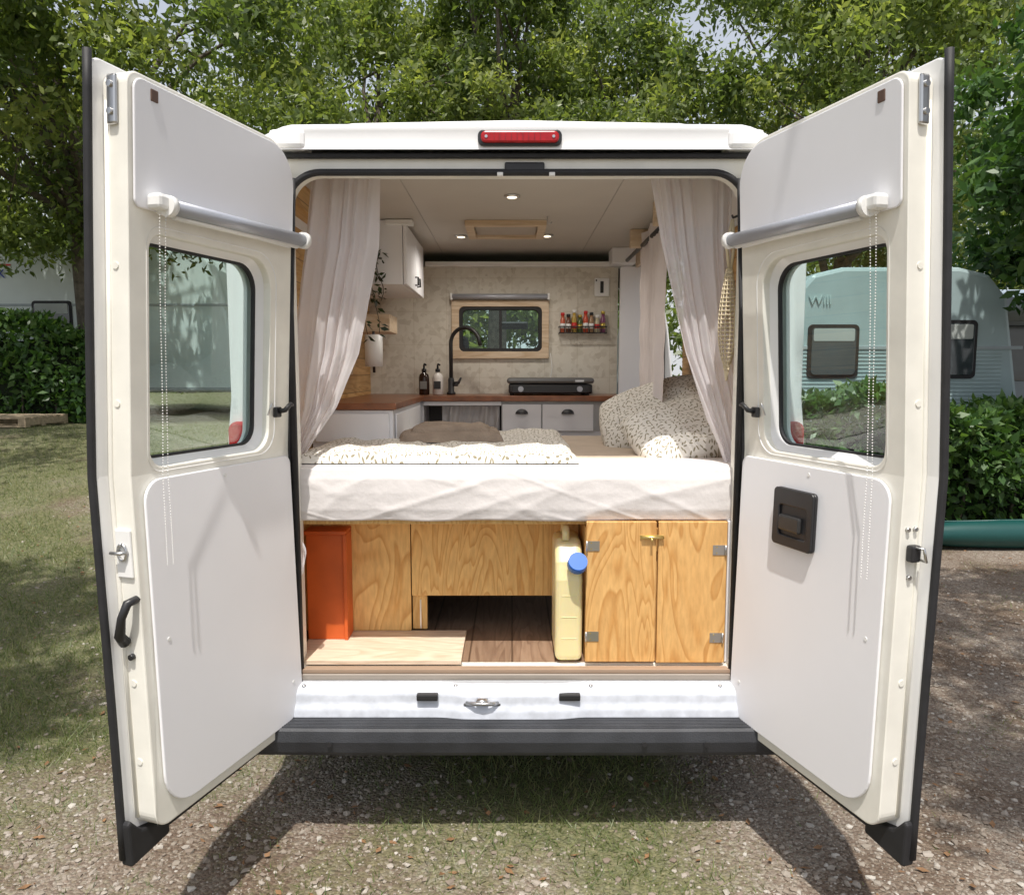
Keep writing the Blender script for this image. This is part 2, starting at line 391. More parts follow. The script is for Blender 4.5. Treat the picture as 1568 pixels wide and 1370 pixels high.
plate('partition_window_glass',rr(-.31,.17,1.77,2.015,.03),2.012,2.014,FR,glassm,van,0)
tube('partition_blind',[(-.36,1.955,2.085),(.215,1.955,2.085)],.017,greyt,van,12)
for x in (-.372,.213): box('partition_blind_end',x,x+.014,1.94,1.999,2.065,2.105,whitep,van)
for x in (-.45,.35):
    o=box('cab_seat',x-.24,x+.24,2.9,3.05,.9,1.70,seatm,van,.05); o=box('cab_headrest',x-.13,x+.13,2.92,3.02,1.74,1.90,seatm,van,.04)
tube('steering_wheel',[(-.42+.19*math.cos(t),3.55+.07*math.sin(t),1.42+.17*math.sin(t)) for t in np.linspace(0,2*math.pi,24)],.014,blackp,van,8)
box('rear_view_mirror',-.10,.13,3.5,3.52,1.98,2.04,blackp,van,.01)
ringp('roof_vent_frame',rr(-.225,.165,1.03,1.40,.004),rr(-.185,.125,1.07,1.36,.004),2.325,2.352,lambda a,b,d:(a,b,d),pinex,van,.003)
box('roof_vent_cover',-.18,.12,1.075,1.355,2.340,2.349,M('vent',(.5,.44,.38),.6),van,.002)
for i,(x,y) in enumerate([(0,.54),(.185,1.42),(-.27,1.44)]):
    lathe('downlight',[(.033,0),(.033,-.006),(.022,-.008)],(x,y,2.352),metal,van,20)
    lathe('downlight_lens',[(.021,0),(.015,-.002)],(x,y,2.3435),lampm,van,16)
    ld=bpy.data.lights.new('downlight_lamp','SPOT'); ld.energy=8; ld.color=(1,.93,.84); ld.shadow_soft_size=.03; ld.spot_size=R(165); ld.spot_blend=.7
    lo=bpy.data.objects.new('downlight_lamp',ld); lo.location=(x,y,2.33); sc.collection.objects.link(lo); par(lo,van)
tube('ceiling_hook',[(.165,.95,2.352),(.165,.95,2.325),(.175,.95,2.318),(.185,.95,2.325)],.003,metal,van,6)

# ---- rear doors
def door(side):
    s=-1 if side=='L' else 1
    H=(-.79,-.01) if s<0 else (.82,-.01)
    U=(s*.30,-.954); Nn=(-s*.954,-.30)
    start=len(LOG)
    def xf(u,z,d): return (H[0]+U[0]*u+Nn[0]*d, H[1]+U[1]*u+Nn[1]*d, z)
    xb=lambda u,d,z: xf(u,z,d)
    p=van
    w0,w1=.112,.632
    out=rr(0,.70,.385,2.375,(.10,.05,.035,.13)); win=rr(w0,w1,1.375,1.992,(.07,.05,.05,.09))
    win_in=rr(w0+.02,w1-.008,1.395,1.974,(.06,.05,.05,.08))
    ringp('rear_door_inner',out,win,-.075,0,xf,cream,p,.008)
    n=len(win); v=[xf(a,z,.002) for a,z in rr(w0-.03,w1+.010,1.362,2.012,(.08,.05,.05,.10))]+[xf(a,z,-.045) for a,z in win_in]
    mesh('rear_door_window_reveal',v,[(i,(i+1)%n,n+(i+1)%n,n+i) for i in range(n)],paint,p,True)
    ringp('rear_door_window_gasket',rr(w0+.01,w1-.0,1.385,1.984,(.06,.05,.05,.08)),rr(w0+.026,w1-.014,1.402,1.967,(.06,.05,.05,.08)),-.058,-.044,xf,blackr,p,.003)
    plate('rear_door_glass',rr(w0+.02,w1-.008,1.39,1.974,(.06,.05,.05,.08)),-.066,-.062,xf,glassm,p,0)
    ringp('rear_door_skin',rr(-.03,.735,.33,2.40,(.05,.03,.03,.10)),rr(w0+.02,w1-.008,1.39,1.974,(.06,.05,.05,.08)),-.09,-.076,xf,paint,p,.004)
    pts=[xf(.74,z,-.083+.003*math.sin(z*3)) for z in np.linspace(2.41,.32,24)]
    tube('rear_door_weatherstrip',pts,.011,blackr,p,8)
    tube('rear_door_weatherstrip_bottom',[xf(.74,.325,-.083),xf(.5,.325,-.083),xf(.1,.33,-.083)],.010,blackr,p,8)
    plate('rear_door_corner_seal',[(.745,.42),(.735,.43),(.70,.385),(.60,.36),(.60,.315),(.742,.300)],-.088,-.05,xf,blackr,p,.008)
    tube('rear_door_hinge_seal',[xf(-.012,z,-.004) for z in (2.28,1.5,.5)],.009,blackr,p,8)
    fr=.668
    plate('door_board_lower',rr(.008,fr,.42,1.345,(.09,.11,.06,.03)),.003,.012,xf,white,p,.003)
    plate('door_board_upper',rr(.006,.688,2.045,2.360,(.02,.02,.03,.12)),.003,.010,xf,white,p,.003)
    for k,(u,z) in enumerate(((.35,1.32),(.06,.55),(.62,.9))): tube('board_clip',[xf(u,z,.012),xf(u,z,.0135)],.006,whitep,p,10)
    for z in (.58,.80,1.55,1.9): tube('door_edge_plug',[xf(.699,z,-.04),xf(.7025,z,-.04)],.009,cream,p,12)
    tube('door_edge_bead',[xf(.701,z,-.062) for z in (.42,1.0,1.6,2.3)],.006,cream,p,8)
    tube('roller_blind_tube',[xf(.0,2.072,.045),xf(.60,2.058,.045)],.020,greyt,p,16)
    tube('roller_blind_cloth_edge',[xf(.02,2.050,.036),xf(.585,2.036,.036)],.008,whitep,p,8)
    for u,z in ((-.005,2.072),(.61,2.058)):
        o=tube('roller_blind_bracket',[xf(u-.008,z,.045),xf(u+.012,z,.045)],.027,whitep,p,16)
        box('roller_blind_plate',u-.01,u+.014,.012,.05,z-.02,z+.024,whitep,p,.006,xf=xb)
    box('roller_blind_housing',.6,.655,.012,.055,2.045,2.085,whitep,p,.01,xf=xb)
    V=[];F=[]
    for du in (0,.018):
        for i in range(120 if s<0 else 125):
            z=2.045-i*.0078; u=.622+du+.004*math.sin(i*.05+du*50); c=Vector(xf(u,z,.045)); r_=.0024; b0=len(V)
            V+= [c+Vector(d)*r_ for d in ((1,0,0),(-1,0,0),(0,1,0),(0,-1,0),(0,0,1),(0,0,-1))]
            F+= [(b0+a,b0+b_,b0+c_) for a,b_,c_ in ((0,2,4),(2,1,4),(1,3,4),(3,0,4),(2,0,5),(1,2,5),(3,1,5),(0,3,5))]
    mesh('blind_bead_chain',V,F,whitep,p,True)
    box('window_catch_base',.065,.095,.002,.018,1.48,1.515,blackp,p,.004,xf=xb)
    tube('window_catch',[xf(.08,1.50,.018),xf(.08,1.505,.04),xf(.06,1.525,.048),xf(.045,1.52,.045)],[.008,.009,.008,.005],blackp,p,8)
    tube('window_catch_pin',[xf(.125,1.49,.005),xf(.125,1.53,.02)],.003,metal,p,6)
    box('door_check_plate',.700,.712,-.055,-.025,2.24,2.36,metal,p,.008,xf=xb)
    for z in (2.27,2.335): tube('door_check_bolt',[xf(.71,z,-.04),xf(.718,z,-.04)],.008,metal,p,10)
    box('upper_pin_slot',.61,.635,.008,.013,2.315,2.345,M('pin_slot',(.12,.07,.05),.6),p,.003,xf=xb)
    if s<0:
        box('latch_plate',.700,.708,-.06,-.01,1.09,1.22,whitep,p,.004,xf=xb)
        tube('latch_pin',[xf(.708,1.16,-.02),xf(.725,1.16,-.03),xf(.725,1.16,-.06)],.005,metal,p,8)
        tube('latch_ring',[xf(.712,1.16+.022*math.cos(t),-.035+.014*math.sin(t)) for t in np.linspace(0,2*math.pi,14)],.004,metal,p,6)
        tube('door_pull_handle',[xf(.69,1.035,-.01),xf(.73,1.03,-.012),xf(.735,.99,-.03),xf(.73,.94,-.045),xf(.71,.915,-.05)],[.010,.012,.011,.014,.016],blackp,p,10)
        tube('handle_bolt',[xf(.70,.875,-.035),xf(.712,.875,-.035)],.008,blackp,p,10)
    else:
        plate('door_lock_case',rr(.215,.40,1.085,1.268,.015),.012,.024,xf,blackp,p,.004)
        ringp('door_lock_bezel',rr(.215,.40,1.085,1.268,.015),rr(.245,.375,1.12,1.215,.012),.024,.032,xf,blackp,p,.004)
        box('door_lock_lever',.25,.35,.024,.038,1.135,1.185,M('lever',(.035,.035,.035),.3),p,.008,xf=xb)
        box('door_latch',.700,.725,-.05,-.02,1.135,1.18,blackp,p,.006,xf=xb)
        tube('door_latch_loop',[xf(.72,1.175,-.03),xf(.74,1.175,-.04),xf(.74,1.14,-.05),xf(.72,1.14,-.055)],.004,metal,p,8)
        for dz,dn in ((.06,-.02),(.06,-.045),(-.07,-.035)): tube('door_screw',[xf(.70,1.16+dz,dn),xf(.708,1.16+dz,dn)],.006,metal,p,8)
    # follow the curve of the body: upper half leans in, lower half tucks in
    for o in LOG[start:]:
        me=o.data; zs=[q.co.z for q in me.vertices]
        bm=bmesh.new(); bm.from_mesh(me)
        if min(zs)<1.355 and max(zs)>1.375:
            bmesh.ops.bisect_plane(bm,geom=bm.verts[:]+bm.edges[:]+bm.faces[:],plane_co=(0,0,1.36),plane_no=(0,0,1),dist=1e-5)
        for q in bm.verts:
            z=q.co.z
            off=.008+(.052*(z-1.36) if z>1.36 else .028*(1.36-z))
            q.co.x+=Nn[0]*off; q.co.y+=Nn[1]*off
        bm.to_mesh(me); bm.free()
door('L'); door('R')

# ---------------------------------------------------------------- BED
bed=group('bed',(0,.7,1.1))
box('bed_platform',-.865,.895,.1,1.38,1.075,1.10,ply,bed,.002)
o=box('mattress',-.85,.88,.085,1.36,1.10,1.290,beige,bed,.04)
def sheet(u,t):
    x=-.862+u*1.755
    P=[(.30,1.297),(.2,1.298),(.10,1.296),(.066,1.284),(.052,1.25),(.046,1.20),(.046,1.14),(.055,1.10),(.085,1.093)]
    k=t*8; i=min(int(k),7); w=k-i
    y=P[i][0]*(1-w)+P[i+1][0]*w; z=P[i][1]*(1-w)+P[i+1][1]*w
    fr=min(1,max(0,t-.30)*4)
    r1=nz(x*2.0+z*3,z*4,2); r3=max(0,.22-abs(nz(x*2.6-z*7,z*2.5,9)))/.22; r4=nz(x*26+z*6,z*2,1); r5=max(0,.15-abs(nz(x*3.4+z*9,z*3,4)))/.15
    y-=fr*(.004*r1+.004*r3*r3+.003*r5*r5+.0012*r4)
    z+=.006*nz(x*5,y*3,8)*(t>.8)-.005*abs(nz(x*2.2,3,8))*(t>.4)
    return (x,y,z)
grid('fitted_sheet',260,64,sheet,sheetm,bed,solid=0)
box('bed_head_cap',-.86,.895,.2,1.36,1.29,1.295,beige,bed,0)
def slabf(x0,x1,y0,y1,z0,th,a1,fs,seed,outl=.02):
    def fn(u,t):
        eu=min(u,1-u)*(x1-x0); ev=min(t,1-t)*(y1-y0); e=min(1,min(eu,ev)/.05)
        h=th*math.sqrt(max(0,1-(1-e)**2))
        x=x0+u*(x1-x0); y=y0+t*(y1-y0)
        h+=e*(a1*nz(x*fs,y*fs,seed)+a1*.8*(.3-abs(nz(x*fs*1.7,y*fs*.9,seed+3))))
        x+=outl*nz(y*5,seed,1)*abs(2*u-1); y+=outl*nz(x*5,seed,7)*abs(2*t-1)
        return (x,y,z0+max(0,h))
    return fn
duvet=grid('duvet',110,90,slabf(-.80,.245,.10,1.25,1.300,.040,.020,6,3,.015),duvetm)
bl=group('folded_blanket',(-.26,.7,1.36))
grid('lower_fold',50,36,slabf(-.49,-.05,.50,.86,1.340,.040,.012,9,11,.03),taupe,bl)
grid('upper_fold',50,36,slabf(-.44,-.10,.54,.83,1.370,.035,.016,8,15,.04),taupe,bl)
def pillow(name,c,W,Hh,T,rot,seed):
    V=[];F=[];n=36
    for side in (1,-1):
        for j in range(n+1):
            for i in range(n+1):
                u=i/n*2-1; v_=j/n*2-1
                t=T*((1-u**4)*(1-v_**4))**.55
                t+= (.012*nz(u*3,v_*3,seed)+.014*(.3-abs(nz(u*2.5+v_,v_*5,seed+2))))*(1-max(abs(u),abs(v_))**6)
                V.append((u*W*(1-.07*v_*v_),v_*Hh*(1-.07*u*u),side*t))
    m=(n+1)**2
    for sd in (0,1):
        for j in range(n):
            for i in range(n):
                a=sd*m+j*(n+1)+i; F.append((a,a+1,a+n+2,a+n+1))
    o=mesh(name,V,F,duvetm,None,True)
    bm=bmesh.new(); bm.from_mesh(o.data); bmesh.ops.remove_doubles(bm,verts=bm.verts,dist=.0008); bmesh.ops.recalc_face_normals(bm,faces=bm.faces); bm.to_mesh(o.data); bm.free()
    o.location=c; o.rotation_euler=rot; return o
pillow('pillow',(.66,.85,1.425),.26,.20,.09,(R(40),R(-18),R(-12)),3)
pillow('pillow',(.715,.48,1.385),.235,.19,.08,(R(30),R(-14),R(10)),8)

# ---- plywood base cabinetry
base=group('bed_base_cabinet',(.1,.3,.8))
box('front_panel_left',-.868,-.408,.33,.348,.59,1.074,ply,base,.002)
o=box('front_panel_centre',-.404,.215,.33,.348,.735,1.074,ply,base,.002)
box('return_post',-.404,-.345,.349,.37,.59,.734,ply,base,.002)
box('return_panel',.20,.264,.30,.329,.735,1.074,ply,base,.002)
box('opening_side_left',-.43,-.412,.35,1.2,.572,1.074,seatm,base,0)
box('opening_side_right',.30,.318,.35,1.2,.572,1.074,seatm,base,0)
box('cabinet_body',.268,.80,.055,.349,.572,1.069,ply2,base,.002)
box('cabinet_door_left',.268,.520,.030,.048,.578,1.098,ply2,base,.003)
box('cabinet_door_right',.527,.775,.030,.048,.575,1.098,ply2,base,.003)
box('cabinet_stile',.779,.865,.04,.058,.575,1.098,white,base,.002)
for x,z in ((.293,1.01),(.293,.675),(.745,.995),(.742,.67)):
    box('hinge_leaf',x-.022,x+.022,.0275,.0295,z-.018,z+.018,metal,base,0)
    tube('hinge_knuckle',[(x+(.024 if x>.5 else -.024),.025,z-.018),(x+(.024 if x>.5 else -.024),.025,z+.018)],.004,metal,base,8)
    for dz in (-.011,.011): tube('hinge_screw',[(x-.008,.0276,z+dz),(x-.008,.0266,z+dz)],.003,brass,base,8)
box('bolt_plate',.46,.545,.0265,.0295,1.035,1.05,brass,base,.001); tube('barrel_bolt',[(.465,.022,1.042),(.545,.022,1.042)],.005,brass,base,8)
tube('bolt_knob',[(.50,.022,1.042),(.50,.006,1.034)],.004,brass,base,8)
box('flap_hinge',-.372,-.366,.326,.3295,.60,.72,metal,base,0)
bb=group('blue_storage_bag',(-.2,.6,.85)); box('bag_body',-.34,-.12,.5,.9,.72,.90,M('blue_bag',(.02,.2,.5),.6),bb,.05); tube('bag_strap',[(-.3,.5,.8),(-.3,.47,.9),(-.16,.47,.9),(-.16,.5,.8)],.006,blackp,bb,6)
ob=group('orange_storage_box',(-.72,.27,.8))
box('box_body',-.80,-.655,.235,.325,.588,1.005,orange,ob,.003)
box('box_lid',-.805,-.642,.222,.328,1.007,1.022,orange,ob,.003)
box('box_side_edge',-.655,-.642,.225,.327,.588,1.006,orange,ob,.002)
# water canister
jc=group('water_canister',(.22,.2,.6))
pr=[(.04,.575),(.04,.88),(.055,.945),(.10,1.00),(.14,1.015),(.26,1.015),(.285,1.00),(.29,.96),(.29,.575)]
v=[];nn=len(pr)
for x in (.158,.258): v+=[(x,y,z) for y,z in pr]
f=[tuple(range(nn)),tuple(range(2*nn-1,nn-1,-1))]+[(i,(i+1)%nn,nn+(i+1)%nn,nn+i) for i in range(nn)]
o=mesh('canister_body',v,f,tank,jc); bev(o,.022,4)
for z in (.66,.74,.82): box('canister_rib',.18,.236,.0385,.045,z,z+.004,tank,jc,.002)
tube('canister_neck',[(.232,.055,.925),(.234,.03,.945)],.028,tank,jc,18)
tube('canister_cap',[(.234,.03,.94),(.236,.0,.962)],[.036,.034],blue,jc,20)
tube('canister_handle',[(.20,.12,1.01),(.20,.13,1.05),(.20,.2,1.055),(.20,.235,1.01)],.014,tank,jc,10)
# ---- curtains
def curtain(name,keys,y0,amp,k,seed,mat=sheerm,axis='x',nu=170,nvv=80):
    ks=sorted([(2.33-z,a,b) for z,a,b in keys])
    H_=ks[-1][0]
    def fn(u,t):
        d=t*H_; a,b=interp(ks,d)
        w=abs(b-a); ph=1.6*nz(t*1.5,seed)+.8*nz(u*3,t*2,seed)
        uu=u+.05*math.sin(u*9+seed)
        am=amp*(.35+.65*min(1,w/.2))*(.45+.9*abs(nz(u*5,seed,t*.7)))
        off=am*math.sin(2*math.pi*k*uu+ph*2)+am*.35*math.sin(2*math.pi*k*2.3*uu+ph*3+1)+.008*nz(u*4,t*9,seed+4)
        x=a+(b-a)*u+.35*am*math.cos(2*math.pi*k*uu+ph)
        z=2.33-d
        return (x,y0+off,z) if axis=='x' else (y0+off,x,z)
    return grid(name,nu,nvv,fn,mat)
c1=curtain('curtain',[(2.33,-.729,-.478),(2.085,-.755,-.49),(1.70,-.812,-.571),(1.50,-.832,-.655),(1.38,-.845,-.74),(1.30,-.85,-.79)],.18,.020,5,1)
c2=curtain('curtain',[(2.33,.498,.80),(2.085,.545,.80),(1.70,.637,.83),(1.46,.727,.862),(1.36,.775,.868),(1.29,.80,.876)],.18,.020,5.5,4)
c3=curtain('curtain',[(2.25,.72,1.30),(1.8,.74,1.28),(1.32,.76,1.26)],.67,.02,7,9,mat=M('curtain_fabric',(.74,.68,.67),.9),axis='y')
cc=group('curtain_hem',(-.8,.1,1))
def hemf(u,t):
    w=.06+.06*t
    return (-.85+u*w+.012*math.sin(t*7+u*3),.040-.05*t+.010*math.sin(u*13+t*3)+.006*math.sin(u*31),1.12-.235*t+.06*t*u*u-.018*math.sin(u*10)*t)
grid('hem_left',60,36,hemf,sheerm,cc)
grid('hem_right',24,30,lambda u,t:(.80+u*.06,.028+.008*math.sin(u*14+t*2),1.22-.13*t),sheerm,cc)
rod=group('curtain_rod',(.66,1,2.26))
tube('rod',[(.66,.45,2.27),(.66,1.75,2.27)],.011,blackp,rod,10)
tube('rod_finial',[(.66,.42,2.27),(.66,.45,2.27)],.02,blackp,rod,12)
box('rod_bracket',.60,.86,.62,.66,2.25,2.351,pinex,rod,.004); box('rod_bracket_b',.60,.70,1.25,1.29,2.26,2.351,pinex,rod,.004)
box('valance_board',.70,.715,.66,1.7,2.22,2.351,pinex,rod,.003)
rod2=group('curtain_rail',(0,.19,2.34)); tube('rail_rod',[(-.86,.19,2.335),(.89,.19,2.335)],.006,whitep,rod2,8)
for x in (-.855,.885): tube('rail_end',[(x-.006,.19,2.335),(x+.006,.19,2.335)],.014,whitep,rod2,10)
hk=group('coat_hook',(-.80,.3,2.12)); 
for s_,x in ((1,-.87),(-1,.90)):
    tube('hook_arm',[(x,.22,2.14),(x+s_*.03,.20,2.12),(x+s_*.05,.19,2.125),(x+s_*.055,.19,2.15)],.006,blackp,hk,8)
nb=group('hanging_net_bag',(.79,.12,1.9))
NX=.778
def nfn(u,t):
    a=u*2*math.pi; r=.012+.042*math.sin(min(1,t*1.05)*math.pi)**.8*(.4+.6*t); return (NX+r*math.cos(a)*.8,.115+r*math.sin(a)*.7,2.0-.36*t)
o=grid('net',12,24,nfn,netm,nb); w=o.modifiers.new('w','WIREFRAME'); w.thickness=.005
tube('net_strap',[(NX+.005,.11,2.17),(NX-.012,.115,2.08),(NX,.115,1.99)],.006,netm,nb,8); tube('net_strap_b',[(NX+.005,.11,2.17),(NX+.015,.115,2.08),(NX+.005,.115,1.99)],.006,netm,nb,8)
tube('net_tassel',[(NX,.115,1.645),(NX,.115,1.60)],[.01,.004],netm,nb,8)
tube('net_hook',[(NX+.02,.092,2.18),(NX+.005,.105,2.175),(NX+.005,.115,2.185)],.004,blackp,nb,6)

# ---------------------------------------------------------------- KITCHEN
kit=group('kitchen_unit',(0,1.8,1.4))
o=plate('countertop',rr(-.87,.64,1.58,1.998,(.002,.06,.01,.002)),1.47,1.50,lambda a,b,d:(a,b,d),counter,kit,.004)
box('countertop_side',-.868,-.50,.60,1.577,1.47,1.50,counter,kit,.004)
box('side_cabinet',-.866,-.515,.62,1.577,1.306,1.468,white,kit,.003)
box('side_cabinet_door',-.512,-.505,.66,1.05,1.315,1.45,white,kit,.002); box('side_cabinet_door_b',-.512,-.505,1.06,1.5,1.315,1.45,white,kit,.002)
box('side_cabinet_front',-.85,-.53,.606,.619,1.33,1.455,white,kit,.003)
box('back_cabinet_right',-.06,.60,1.62,1.99,.571,1.468,white,kit,.003)
box('back_cabinet_left',-.866,-.50,1.62,1.99,.571,1.468,white,kit,.003)
box('niche_top',-.50,-.06,1.60,1.99,1.445,1.468,white,kit,.002)
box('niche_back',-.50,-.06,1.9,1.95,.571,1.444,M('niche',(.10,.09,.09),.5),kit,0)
grid('niche_curtain',60,16,lambda u,t:(-.40+u*.33,1.66+.018*math.sin(u*17+2.5*math.sin(u*7))+.006*math.sin(u*61+t*4),1.44-.14*t),M('niche_cloth',(.6,.57,.56),.6,bump=.5,bs=30),kit)
box('drawer_front',-.055,.165,1.600,1.614,1.30,1.452,white,kit,.003); box('drawer_front_b',.172,.46,1.600,1.614,1.30,1.452,white,kit,.003)
box('drawer_gap',-.06,.60,1.615,1.6195,1.30,1.468,M('gapgrey',(.45,.45,.45)),kit,0)
for x in (.055,.315):
    v=[];F=[]
    for j in range(7):
        for i in range(13):
            a=math.pi*i/12; b_=math.pi/2*j/6
            v.append((x+.036*math.cos(a),1.598-.024*math.sin(b_)*math.sin(a),1.398+.028*math.sin(a)*math.cos(b_)))
    for j in range(6):
        for i in range(12): F.append((j*13+i,j*13+i+1,(j+1)*13+i+1,(j+1)*13+i))
    mesh('cup_pull',v,F,blackp,kit,True)
oc=group('overhead_cabinet',(-.68,1.3,2.2))
box('carcass',-.868,-.522,1.02,1.70,2.05,2.35,white,oc,.003)
box('door_a',-.519,-.502,1.02,1.355,2.05,2.33,white,oc,.003); box('door_b',-.519,-.502,1.362,1.70,2.05,2.33,white,oc,.003)
for y in (1.32,1.40): tube('knob_bar',[(-.50,y,2.08),(-.485,y,2.08),(-.485,y,2.12),(-.50,y,2.12)],.005,blackp,oc,8)
box('cornice',-.60,-.47,1.0,1.05,2.325,2.349,whitep,oc,.003)
fa=group('kitchen_tap',(-.36,1.8,1.5))
lathe('base',[(.026,0),(.026,.012),(.018,.02),(.018,.09),(.014,.1)],(-.36,1.82,1.50),blackp,fa)
P=[(-.36,1.82,1.58),(-.36,1.82,1.80)]+[(-.36+.09*(1-math.cos(t))*.95,1.82-.05*(1-math.cos(t)),1.80+.09*math.sin(t)) for t in np.linspace(.2,math.pi*.93,14)]
P.append((P[-1][0]+.01,P[-1][1]-.005,P[-1][2]-.035))
tube('spout',P,.0115,blackp,fa,12)
tube('lever',[(-.345,1.815,1.565),(-.315,1.81,1.572),(-.30,1.80,1.60)],[.012,.009,.006],blackp,fa,8)
tube('handle_bottom',[(-.36,1.82,1.56),(-.32,1.81,1.56)],.011,blackp,fa,8)
def soap(x,y,mat,lab):
    g=group('soap_dispenser',(x,y,1.5))
    lathe('bottle',[(.028,0),(.031,.004),(.031,.10),(.026,.118),(.012,.128),(.012,.135)],(x,y,1.501),mat,g)
    lathe('collar',[(.014,0),(.014,.018),(.006,.02),(.005,.04)],(x,y,1.633),blackp,g)
    tube('nozzle',[(x,y,1.672),(x+.004,y-.01,1.68),(x+.015,y-.035,1.674)],.0055,blackp,g,8)
    box('label',x-.02,x+.02,y-.0335,y-.0315,1.535,1.58,lab,g,0)
soap(-.515,1.78,amber,M('label_grey',(.2,.2,.19),.6)); soap(-.435,1.78,soapw,blackp)
stv=group('camping_stove',(.22,1.8,1.5))
stm=M('stove_black',(.02,.02,.022),.35); stl=M('stove_lid',(.16,.165,.17),.35,.5)
box('stove_body',-.02,.46,1.66,1.95,1.51,1.565,stm,stv,.012)
box('stove_lid',-.03,.47,1.655,1.955,1.567,1.60,stl,stv,.015)
box('stove_panel',0,.44,1.652,1.659,1.515,1.56,stm,stv,.004)
for x in (.05,.385):
    tube('stove_knob',[(x,1.652,1.537),(x,1.63,1.537)],.016,greyt,stv,16)
box('stove_badge',.36,.41,1.6525,1.6545,1.578,1.588,metal,stv,0)
for x in (.0,.43):
    for y in (1.68,1.93): lathe('stove_foot',[(.012,0),(.012,.012)],(x,y,1.499),rub,stv,10)
sr=group('spice_rack',(.42,1.93,1.86))
for z in (1.868,1.905):
    tube('rack_wire',[(.285,1.995,z),(.285,1.92,z),(.57,1.92,z),(.57,1.995,z)],.004,blackp,sr,6)
for x in np.linspace(.29,.565,12): tube('rack_rung',[(x,1.92,1.905),(x,1.92,1.868),(x,1.995,1.868)],.0022,blackp,sr,5)
cols=[(.5,.1,.04),(.15,.05,.02),(.45,.30,.05),(.08,.12,.03),(.55,.08,.03),(.35,.2,.1),(.5,.45,.3),(.2,.05,.12)]
gold=M('gold_cap',(.6,.45,.1),.3,.8)
for i,x in enumerate(np.linspace(.307,.55,8)):
    h=.085+.05*random.random(); cm=M('spice',cols[i],.3)
    lathe('spice_jar',[(.014,0),(.0155,.003),(.0155,h*.75),(.010,h*.85),(.010,h)],(x,1.958,1.871),cm,sr,12)
    lathe('spice_cap',[(.012,0),(.012,.016),(.010,.018)],(x,1.958,1.871+h),[redp,blackp,whitep,gold][i%4],sr,12)
    lathe('spice_label',[(.0162,0),(.0162,h*.3)],(x,1.958,1.895),[whitep,gold,redp,whitep][(i*3)%4],sr,12)
tube('dangling_cable',[(.235,1.99,1.75),(.245,1.985,1.66),(.235,1.985,1.58),(.26,1.98,1.505)],.0025,whitep,group('cable',(.24,1.99,1.6)),6)
sw=group('control_panel',(.54,1.99,2.13)); box('panel_face',.50,.59,1.985,1.999,2.09,2.20,whitep,sw,.004); box('panel_slot',.535,.555,1.982,1.986,2.11,2.18,blackp,sw,.002); box('panel_led',.507,.515,1.983,1.986,2.18,2.19,blackp,sw,0)
wc=group('wall_crate',(-.72,1.3,1.9))
for nm,a in (('crate_front',(-.868,-.63,1.28,1.292,1.84,1.93)),('crate_back',(-.868,-.63,1.52,1.532,1.84,1.93)),('crate_end',(-.642,-.63,1.293,1.519,1.84,1.93)),('crate_bottom',(-.868,-.643,1.293,1.519,1.84,1.85))): box(nm,*a,pinex,wc,.002)
box('crate_front_upper',-.868,-.75,1.10,1.112,1.86,1.96,pinex,wc,.002)
pt=group('paper_towel_roll',(-.72,1.25,1.7)); tube('roll',[(-.70,1.2,1.66),(-.70,1.2,1.82)],.045,whitep,pt,20); tube('roll_holder',[(-.70,1.2,1.63),(-.70,1.2,1.838)],.007,blackp,pt,8); box('knife_board',-.868,-.85,1.0,1.4,1.62,1.83,pinex,pt,.002)

# ---------------------------------------------------------------- foliage helpers
def raw(name,V,nper,mat,rnd=None,parent=None):
    me=bpy.data.meshes.new(name); nv=len(V); nf=nv//nper
    me.vertices.add(nv); me.vertices.foreach_set('co',np.ascontiguousarray(V,dtype=np.float32).ravel())
    me.loops.add(nv); me.loops.foreach_set('vertex_index',np.arange(nv,dtype=np.int32))
    me.polygons.add(nf); me.polygons.foreach_set('loop_start',np.arange(0,nv,nper,dtype=np.int32))
    if rnd is not None:
        a=me.attributes.new('rnd','FLOAT','FACE'); a.data.foreach_set('value',np.clip(rnd,0,1).astype(np.float32))
    me.update(calc_edges=True); me.materials.append(mat)
    o=bpy.data.objects.new(name,me); sc.collection.objects.link(o)
    if parent: par(o,parent)
    return o
def unit(v): return v/np.maximum(1e-6,np.linalg.norm(v,axis=1,keepdims=True))
def leafquads(C,size,w=.42,droop=.3):
    n=len(C); a=rng.normal(size=(n,3)); a[:,2]-=droop; a=unit(a)
    r=rng.normal(size=(n,3)); b=unit(np.cross(a,r)); c=np.cross(a,b)
    s=(size*(.6+.8*rng.random(n)))[:,None]
    v=np.stack([C,C+a*s*.45+b*s*w*.5+c*s*.08,C+a*s,C+a*s*.45-b*s*w*.5+c*s*.08],1)
    return v.reshape(-1,3)
def clumps(centers,rad,per,sq=.75):
    out=[];rn=[]
    for c,r in zip(centers,rad):
        k=int(per*(r/np.mean(rad))**2)
        d=rng.normal(size=(k,3)); d=unit(d)*(rng.random((k,1))**.6)*r*(1+.25*rng.normal(size=(k,1))); d[:,2]*=sq
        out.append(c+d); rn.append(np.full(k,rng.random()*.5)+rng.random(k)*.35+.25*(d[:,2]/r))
    return np.concatenate(out),np.concatenate(rn)
